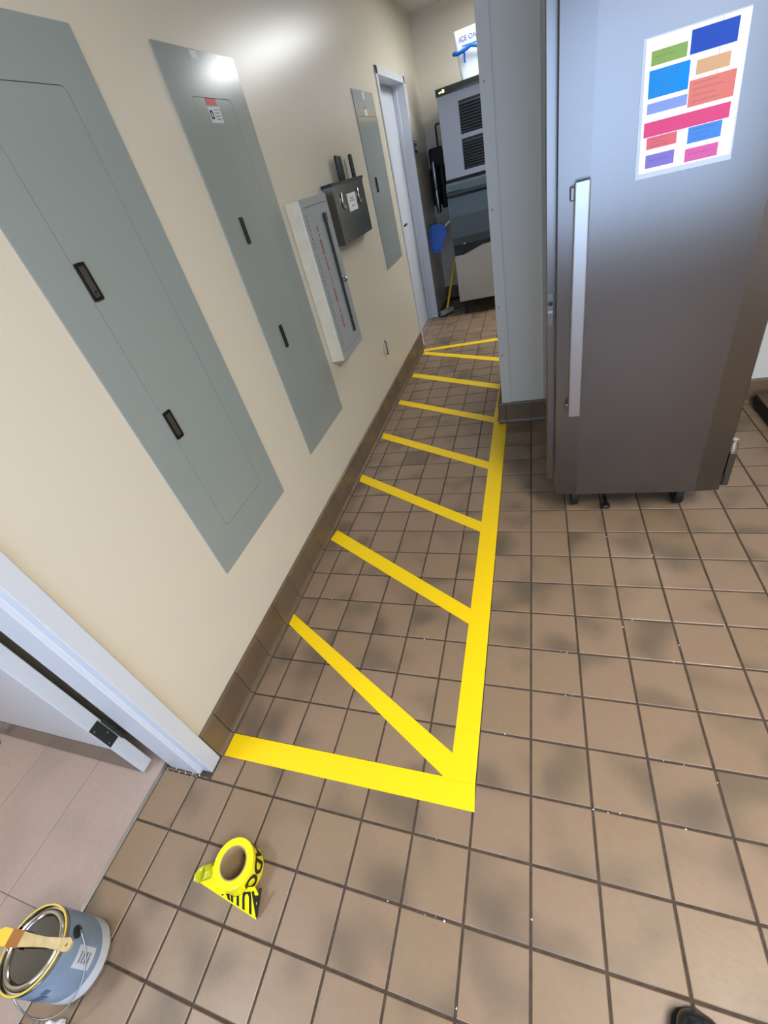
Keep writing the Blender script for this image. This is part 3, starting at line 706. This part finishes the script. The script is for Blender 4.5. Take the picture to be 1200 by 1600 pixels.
for x in (IX0+0.05, IX1-0.05):
    for y in (IY+0.09, 5.55):
        bm = B(); lathe(bm, [(0.03, 0.0), (0.022, 0.01), (0.018, 0.04), (0.018, 0.151)], Vector((x, y, 0)), 16); obj('leg', bm, M['rubber'], t, True, auto=0.6)

# ice tote on top
t = thing('ice_tote', (-0.44, 5.0, 1.958), 'white ice tote lettered in blue with blue rim handle on top of the ice machine', 'bucket')
def frus(bm, x0, x1, y0, y1, z0, z1, g0, g1, wall=0.006):
    o = [(x0+g0, y0+g0, z0), (x1-g0, y0+g0, z0), (x1-g0, y1-g0, z0), (x0+g0, y1-g0, z0), (x0+g1, y0+g1, z1), (x1-g1, y0+g1, z1), (x1-g1, y1-g1, z1), (x0+g1, y1-g1, z1)]
    q = bmesh.new(); v = [q.verts.new(p) for p in o]
    for f in ((0, 3, 2, 1), (0, 1, 5, 4), (1, 2, 6, 5), (2, 3, 7, 6), (3, 0, 4, 7)): q.faces.new([v[i] for i in f])
    w = [q.verts.new((p[0]+wall*(1 if p[0] < (x0+x1)/2 else -1), p[1]+wall*(1 if p[1] < (y0+y1)/2 else -1), p[2]+(wall if p[2] == z0 else 0))) for p in o]
    for f in ((0, 1, 2, 3), (0, 4, 5, 1), (1, 5, 6, 2), (2, 6, 7, 3), (3, 7, 4, 0)): q.faces.new([w[i] for i in f])
    for k in range(4): q.faces.new((v[4+k], v[4+(k+1) % 4], w[4+(k+1) % 4], w[4+k]))
    vert = [e for e in q.edges if abs(e.verts[0].co.z-e.verts[1].co.z) > (z1-z0)*0.8]
    bmesh.ops.bevel(q, geom=vert, offset=0.02, segments=3, affect='EDGES', profile=0.5)
    join(bm, q)
bm = B(); frus(bm, -0.590, -0.300, 4.90, 5.18, 1.9595, 2.285, 0.045, 0.004); obj('body', bm, M['bucket'], t)
bm = B(); tube(bm, [(-0.588, 5.16, 2.185), (-0.592, 5.0, 2.165), (-0.590, 4.900, 2.150), (-0.555, 4.889, 2.142), (-0.50, 4.885, 2.150), (-0.44, 4.884, 2.168), (-0.38, 4.885, 2.150), (-0.33, 4.889, 2.142), (-0.298, 4.900, 2.150), (-0.292, 5.0, 2.165), (-0.296, 5.16, 2.185)], 0.014, 8); obj('handle_rim', bm, M['blue'], t, True)
bm = B(); box(bm, -0.508, -0.494, 4.905, 4.917, 2.075, 2.145, 0.003); obj('handle_stay', bm, M['blue'], t)
navy = mat('blue_lettering', '#3a3f9a', 0.5)
obj('lettering', text_bm('ICE ONLY', 0.045, lambda u, v, w: Vector((-0.435+u, 4.9030+0.02-(v+0.055)*0.09-0.014-w, 2.222+v)), 1.0), navy, t)
bm = B(); prism(bm, [rrect(-0.515, -0.36, 2.176, 2.184)], 0.0, 0.0004, onfront(4.9085)); obj('print_line', bm, navy, t)

# water filter in the corner
t = thing('water_filter', (-0.95, 5.5, 0.95), 'black water filter with slim silver cartridge in the dark corner behind the far door', 'water filter')
bm = B(); box(bm, -1.04, -0.83, 5.56, 5.699, 1.40, 1.58, 0.02); box(bm, -1.05, -0.95, 5.52, 5.66, 1.05, 1.42, 0.03); obj('manifold', bm, M['rubber'], t)
bm = B(); lathe(bm, [(0.02, 0.985), (0.026, 1.0), (0.026, 1.20), (0.022, 1.215), (0.028, 1.23), (0.028, 1.44), (0.02, 1.47)], Vector((-0.985, 5.48, 0)), 18); obj('cartridge', bm, M['alu'], t, True, auto=0.6)
bm = B(); lathe(bm, [(0.03, 1.02), (0.04, 1.05), (0.04, 1.42)], Vector((-0.91, 5.54, 0)), 18); obj('housing', bm, M['rubber'], t, True, auto=0.6)
bm = B(); tube(bm, [(-0.782, 5.3, 1.76), (-0.84, 5.42, 1.762), (-0.915, 5.55, 1.765), (-0.925, 5.56, 1.75), (-0.93, 5.58, 1.58)], 0.009, 8); obj('supply_pipe', bm, mat('brown_pipe', '#3a2f22', 0.5), t, True)
# blue dustpan hung on the back wall
t = thing('dustpan', (-0.95, 5.0, 0.66), 'blue plastic dustpan hanging in the dark gap beside the ice machine', 'dustpan')
f_dp = lambda u, v, w: Vector((u, 5.03-w*1.0+(v-0.66)*0.10, v))
pan = [(-1.040, 0.885), (-1.02, 0.920), (-0.96, 0.932), (-0.90, 0.918), (-0.862, 0.890), (-0.850, 0.845), (-0.930, 0.680), (-0.955, 0.662), (-1.030, 0.670), (-1.048, 0.69)]
bm = B(); prism(bm, [pan], 0, 0.006, f_dp)
cx_, cy_ = -0.955, 0.80
inner = [(cx_+(u-cx_)*0.90, cy_+(v-cy_)*0.92) for u, v in pan]
prism(bm, [pan, inner], 0.006, 0.040, f_dp); obj('pan', bm, M['blue'], t)
bm = B(); tube(bm, [(-0.872, 5.03, 0.885), (-0.800, 5.03, 0.935)], 0.010, 8); obj('handle', bm, M['trimwhite'], t)
bm = B(); tube(bm, [(-1.0695, 5.062, 0.925), (-1.02, 5.062, 0.925), (-0.985, 5.058, 0.915)], 0.005, 8); obj('hook', bm, M['pewter'], t)
# squeegee leaning in the gap
t = thing('floor_squeegee', (-0.97, 4.9, 0), 'yellow-poled floor squeegee with grey head leaning beside the ice machine', 'squeegee')
bm = B(); tube(bm, [(-0.945, 4.935, 0.07), (-0.810, 5.12, 0.55), (-0.795, 5.36, 1.02)], 0.0125, 10); obj('pole', bm, M['yellowpole'], t, True, auto=0.6)
hm = Matrix.Translation((-0.975, 4.90, 0.0)) @ Matrix.Rotation(math.radians(52), 4, 'Z')
q = B(); box(q, -0.055, 0.13, -0.028, 0.028, 0.018, 0.066, 0.006); bm = B(); join(bm, q, hm); hd = obj('head', bm, M['box'], t)
q = B(); box(q, -0.055, 0.13, -0.005, 0.005, 0.001, 0.02); bm = B(); join(bm, q, hm); obj('blade', bm, M['rubber'], hd)
q = B(); lathe(q, [(0.012, 0), (0.012, 0.003)], Vector((-0.0585, 0, 0.045)), 12, 'x'); bm = B(); join(bm, q, hm); obj('end_hole', bm, M['rubber'], hd)

# low plinth at the right, beyond the refrigerator
t = thing('equipment_plinth', (1.45, 1.9, 0), 'low brown-topped black plinth on the tiles behind the refrigerator', 'plinth')
bxo('base', M['rubber'], t, 1.16, 1.8, 1.45, 2.14, 0.001, 0.075)
bxo('top', mat('plinth_top', '#4b3a28', 0.5), t, 1.155, 1.805, 1.445, 2.145, 0.0752, 0.083, 0.002)

# ------------------------------------------------------------------ paint can with brush
CC = Vector((-1.170, -0.635, 0.0045))
t = thing('paint_can', CC, 'metal paint can with blue-grey label and wire bail, standing on the threshold', 'paint can')
R_ = 0.0825
bm = B(); lathe(bm, [(R_-0.002, 0.0), (R_+0.001, 0.002), (R_, 0.006), (R_, 0.182), (R_+0.0015, 0.186), (R_+0.001, 0.191), (R_-0.004, 0.1915), (R_-0.005, 0.185), (R_-0.006, 0.18), (0.02, 0.18)], CC, 56); obj('body', bm, M['tin'], t, True, auto=0.5)
def wrap(r, a0, a1, z0, z1, n=40, c=CC):
    q = bmesh.new(); rows = []
    for i in range(n+1):
        a = a0+(a1-a0)*i/n
        z0_, z1_ = (z0(i/n) if callable(z0) else z0), (z1(i/n) if callable(z1) else z1)
        rows.append([q.verts.new(c+Vector((rr*math.cos(a), rr*math.sin(a), z))) for rr, z in ((r, z0_), (r, z1_), (r+0.0003, z1_), (r+0.0003, z0_))])
    for i in range(n):
        for k in range(4): q.faces.new((rows[i][k], rows[i][(k+1) % 4], rows[i+1][(k+1) % 4], rows[i+1][k]))
    return q
lbl = obj('label', wrap(R_+0.0004, -PI, PI-0.02, 0.008, 0.178), M['canblue'], t, True, auto=0.5)
obj('label_foot', wrap(R_+0.0009, -PI, PI-0.02, 0.008, lambda s: 0.050+0.012*math.sin(s*9)), M['canpale'], lbl, True, auto=0.5)
obj('label_panel', wrap(R_+0.0009, math.radians(-5), math.radians(24), 0.060, 0.125, 12), M['canpale'], lbl, True, auto=0.5)
for k in range(4):
    obj('print_line', wrap(R_+0.0014, math.radians(2), math.radians(17), 0.074+0.011*k, 0.079+0.011*k, 6), mat('can_print', '#6d7684', 0.5), lbl)
obj('print_patch', wrap(R_+0.0009, math.radians(-75), math.radians(-50), 0.11, 0.135, 10), mat('can_print_dark', '#4a5c74', 0.5), lbl)
obj('print_patch', wrap(R_+0.0009, math.radians(-48), math.radians(-38), 0.125, 0.145, 8), bpy.data.materials['can_print_dark'], lbl)
bm = B(); lathe(bm, [(0.0595, 0.1806), (0.0605, 0.1835), (0.064, 0.1885), (0.069, 0.1895), (0.072, 0.187), (0.0745, 0.1820), (0.0745, 0.1806)], CC, 56, closed=True); ld = obj('lid', bm, M['tin'], t, True, auto=0.6)
bm = B(); lathe(bm, [(0.0, 0.1806), (0.0592, 0.1806), (0.0592, 0.1818), (0.0, 0.1822)], CC, 56); obj('lid_panel', bm, M['lid'], ld, True, auto=0.6)
bm = B(); tube(bm, [CC+Vector(((R_-0.0015)*math.cos(2*PI*k/48), (R_-0.0015)*math.sin(2*PI*k/48), 0.1905)) for k in range(48)], 0.0020, 8, True); obj('paint_rim', bm, M['paint'], t, True)
EA = math.radians(38)
for a in (EA, EA+PI):
    ec = CC+Vector(((R_+0.0005)*math.cos(a), (R_+0.0005)*math.sin(a), 0.150))
    q = B(); lathe(q, [(0.014, 0), (0.014, 0.003), (0.010, 0.007), (0.004, 0.009)], Vector((0, 0, 0)), 18, 'x')
    bm = B(); join(bm, q, Matrix.Translation(ec) @ Matrix.Rotation(a, 4, 'Z')); obj('ear', bm, M['black'], t, True, auto=0.7)
pts = []
for k in range(33):
    a = EA-PI*k/32; s = math.sin(PI*k/32)
    pts.append(CC+Vector(((R_+0.009+0.020*s)*math.cos(a), (R_+0.009+0.020*s)*math.sin(a), 0.150-0.085*s)))
bm = B(); tube(bm, pts, 0.0018, 8); obj('bail', bm, M['alu'], t, True)

t = thing('paint_brush', (-1.17, -0.63, 0.196), 'small paint brush with yellow bristles lying across the top of the paint can', 'brush')
BR = Matrix.Translation((-1.165, -0.622, 0.2005)) @ Matrix.Rotation(math.radians(10), 4, 'Z')
f_b = lambda u, v, w: BR @ Vector((u, v, w))
bm = B(); prism(bm, [[(-0.048, -0.014), (-0.01, -0.011), (0.03, -0.009), (0.075, -0.011), (0.098, -0.013), (0.108, -0.007), (0.108, 0.007), (0.098, 0.013), (0.075, 0.011), (0.03, 0.009), (-0.01, 0.011), (-0.048, 0.014)], [(0.095+0.004*math.cos(a*PI/4), 0.004*math.sin(a*PI/4)) for a in range(8)]], -0.0035, 0.0035, f_b); obj('handle', bm, M['wood'], t)
bm = B(); prism(bm, [rrect(-0.085, -0.048, -0.0165, 0.0165)], -0.0045, 0.0045, f_b); obj('ferrule', bm, M['copper'], t)
bm = B(); prism(bm, [[(-0.085, -0.0155), (-0.085, 0.0155), (-0.115, 0.018), (-0.128, 0.012), (-0.130, -0.012), (-0.115, -0.018)]], -0.0038, 0.0038, f_b); obj('bristles', bm, M['paint'], t)

# bits at the foot of the can
t = thing('scraper', (-1.20, -0.79, 0.0), 'thin metal scraper with dark handle on the tiles below the paint can', 'tool')
bm = B(); tube(bm, [(-1.197, -0.752, 0.006), (-1.218, -0.790, 0.008)], 0.004, 8); obj('shaft', bm, M['chrome'], t)
bm = B(); tube(bm, [(-1.218, -0.790, 0.012), (-1.226, -0.805, 0.012), (-1.262, -0.872, 0.012)], 0.011, 10); obj('handle', bm, M['black'], t, True, auto=0.7)
bm = B(); bmesh.ops.create_icosphere(bm, subdivisions=3, radius=0.03)
rr = random.Random(11)
for v in bm.verts:
    k = 1+0.35*math.sin(v.co.x*160+v.co.y*90)*math.cos(v.co.z*130+v.co.y*70)+rr.uniform(-.06, .06)
    v.co = Vector((v.co.x*k*1.1-1.115, v.co.y*k-0.765, max(0.0008, (v.co.z+0.024)*0.8*k)))
tag(obj('crumpled_paper', bm, M['paper'], None), 'white crumpled scrap of paper on the tiles below the paint can', 'paper')

# ------------------------------------------------------------------ roll of caution tape
RC = Vector((-0.793, -0.353, 0.0006)); RO, RI, RH = 0.0600, 0.0385, 0.0760
t = thing('caution_tape_roll', RC, 'roll of yellow caution tape lying flat on the tiles with a loose lettered tail', 'tape roll')
bm = B(); lathe(bm, [(RI+0.002, 0.0008), (RO-0.001, 0.0008), (RO, 0.002), (RO, RH-0.0015), (RO-0.0015, RH), (RI+0.002, RH-0.0005)], RC, 64, closed=True); obj('tape', bm, M['cyellow'], t, True, auto=0.6)
bm = B(); lathe(bm, [(RI-0.001, 0.0), (RI+0.0018, 0.0), (RI+0.0018, RH+0.0005), (RI-0.001, RH+0.0005)], RC, 64, closed=True); obj('core', bm, M['core'], t, True, auto=0.6)
def onroll(a0, zc, flip=1):
    # letters run round the outside of the roll
    return lambda u, v, w: RC+Vector(((RO+0.0003+w)*math.cos(a0-u/RO), (RO+0.0003+w)*math.sin(a0-u/RO), zc-v))
obj('lettering', text_bm('CUIDADO', 0.064, onroll(math.radians(66), 0.038), 1.05, xs=0.72, bold=0.050), M['ink'], t)
# the loose tail: leaves the roll, slopes to the floor and is folded under along a slanting line
TN = Vector((0.0765, 0.5827, -0.8091)); F1 = Vector((-0.7027, -0.4401, 0.0022)); F2 = Vector((-0.9168, -0.4106, 0.0030)); F3 = Vector((-0.6952, -0.3744, 0.050))
def tz(x, y): return F1.z+(TN.x*(x-F1.x)+TN.y*(y-F1.y))/0.8091
arc = [(RC.x+0.0612*math.cos(math.radians(a)), RC.y+0.0612*math.sin(math.radians(a))) for a in range(-34, -180, -12)]
out = [(F1.x, F1.y), (-0.7005, -0.3960), (-0.7200, -0.3820)]+arc+[(-0.8715, -0.3675), (-0.9078, -0.3895), (F2.x, F2.y)]
bm = B(); prism(bm, [out], -0.0005, 0.0, lambda u, v, w: Vector((u, v, max(0.0012, tz(u, v))+w)))
tail = obj('tail', bm, M['cyellow'], t)
bm = B(); prism(bm, [[(F1.x, F1.y), (F2.x, F2.y), (-0.86, -0.402), (-0.76, -0.414)]], 0.0002, 0.0006, onflat(0)); obj('folded_under', bm, M['cyellow'], tail)
DU = Vector((0.0022, 0.0004, 0.0005)).normalized(); DV = Vector((0.0003, -0.0012, -0.0008)).normalized(); TO = Vector((-0.7640, -0.4165, 0.0131))
bm = text_bm('AUTIO', 0.084, lambda u, v, w: TO-DU*u+DV*v-TN*0.0006, 1.0, xs=0.58, bold=0.045)
fd = (F2-F1).normalized(); no = TN.cross(fd); no = no if no.y < 0 else -no
bmesh.ops.bisect_plane(bm, geom=bm.verts[:]+bm.edges[:]+bm.faces[:], plane_co=F1-no*0.004, plane_no=no, clear_outer=True)
obj('lettering', bm, M['ink'], tail)
# crumpled end of the tail left of the roll
bm = bmesh.new(); g = []
for i in range(9):
    a = i/8*2.2*PI
    g.append([bm.verts.new(Vector((-0.882+0.016*math.cos(a)-0.010*k, -0.372-0.012*k+0.020*math.sin(a), 0.014+0.030*k/2+0.004*math.sin(a*2)))) for k in range(3)])
for i in range(8):
    for k in range(2): bm.faces.new((g[i][k], g[i+1][k], g[i+1][k+1], g[i][k+1]))
o = obj('crumpled_end', bm, mat('crumpled_tape', '#b9b81e', 0.15), tail, True)
md = o.modifiers.new('thickness', 'SOLIDIFY'); md.thickness = 0.0006

# ------------------------------------------------------------------ black shoe at the bottom edge
t = thing('shoe', (0.30, -0.48, 0), 'glossy black leather shoe, only its toe showing, on the bare tiles', 'shoe')
def shoe_ring(y, hw, zt, z0, cx, n=18):
    pts = []
    for k in range(n):
        a = 2*PI*k/n; c, s = math.cos(a), math.sin(a)
        pts.append((cx+hw*math.copysign(abs(c)**0.75, c), y, z0+(zt-z0)*(0.5+0.5*math.copysign(abs(s)**0.8, s))))
    return pts
prof = [(-0.334, 0.010, 0.030, 0.012), (-0.338, 0.026, 0.042, 0.011), (-0.350, 0.038, 0.054, 0.011), (-0.372, 0.046, 0.063, 0.011), (-0.41, 0.049, 0.070, 0.011), (-0.46, 0.046, 0.084, 0.011), (-0.51, 0.040, 0.100, 0.012), (-0.55, 0.036, 0.105, 0.018), (-0.59, 0.034, 0.108, 0.02), (-0.615, 0.028, 0.105, 0.02), (-0.628, 0.012, 0.09, 0.022)]
bm = bmesh.new(); rg = [[bm.verts.new(p) for p in shoe_ring(y, hw, zt, z0, 0.315+(y+0.334)*-0.06)] for y, hw, zt, z0 in prof]
for i in range(len(rg)-1):
    for k in range(18): bm.faces.new((rg[i][k], rg[i][(k+1) % 18], rg[i+1][(k+1) % 18], rg[i+1][k]))
bm.faces.new(rg[0]); bm.faces.new(rg[-1][::-1])
up = obj('upper', bm, M['shoe'], t, True); sd = up.modifiers.new('smooth', 'SUBSURF'); sd.levels = 1; sd.render_levels = 2
out = [(0.315+(y+0.334)*-0.06+hw+0.004, y) for y, hw, zt, z0 in prof[1:]]+[(0.315+(y+0.334)*-0.06-hw-0.004, y) for y, hw, zt, z0 in reversed(prof[1:])]
bm = B(); prism(bm, [[(0.319, -0.329)]+out+[(0.311, -0.329)]], 0.0008, 0.013, onflat(0)); obj('sole', bm, M['rubber'], t)
bm = B(); 
for k in range(4):
    y = -0.46-0.022*k; tube(bm, [(0.285, y, 0.086+0.005*k), (0.302, y-0.004, 0.094+0.005*k), (0.320, y, 0.086+0.005*k)], 0.003, 6)
obj('laces', bm, M['rubber'], t)

# ------------------------------------------------------------------ crumbs of old paint in the joints, beyond counting
rc = random.Random(5); verts, faces = [], []
spots = [(rc.choice(GXL[6:18])+rc.uniform(-.003, .003), rc.uniform(-0.6, 1.4)) for _ in range(26)]+[(rc.uniform(-0.9, 0.7), rc.choice(GYL[4:14])+rc.uniform(-.003, .003)) for _ in range(40)]+[(rc.uniform(-1.25, -1.06), -0.156+rc.uniform(-.008, .006)) for _ in range(18)]
for x, y in spots:
    if -1.05 < x < -0.15 and -0.1 < y < 0.02: continue
    k = len(verts); r = rc.uniform(.0012, .0030)
    verts += [(x+r*rc.uniform(.6, 1.3), y, -.001), (x, y+r*rc.uniform(.6, 1.3), -.001), (x-r, y-r*.3, -.001), (x+r*.2, y-r, -.001), (x, y, .0012+r*.4)]
    faces += [(k, k+1, k+4), (k+1, k+2, k+4), (k+2, k+3, k+4), (k+3, k, k+4), (k+3, k+2, k+1, k)]
me = bpy.data.meshes.new('paint_crumbs'); me.from_pydata(verts, [], faces); me.materials.append(M['paper'])
o = bpy.data.objects.new('paint_crumbs', me); COL.objects.link(o); o['kind'] = 'stuff'
tag(o, 'tiny white crumbs scattered in the floor joints', 'crumbs')
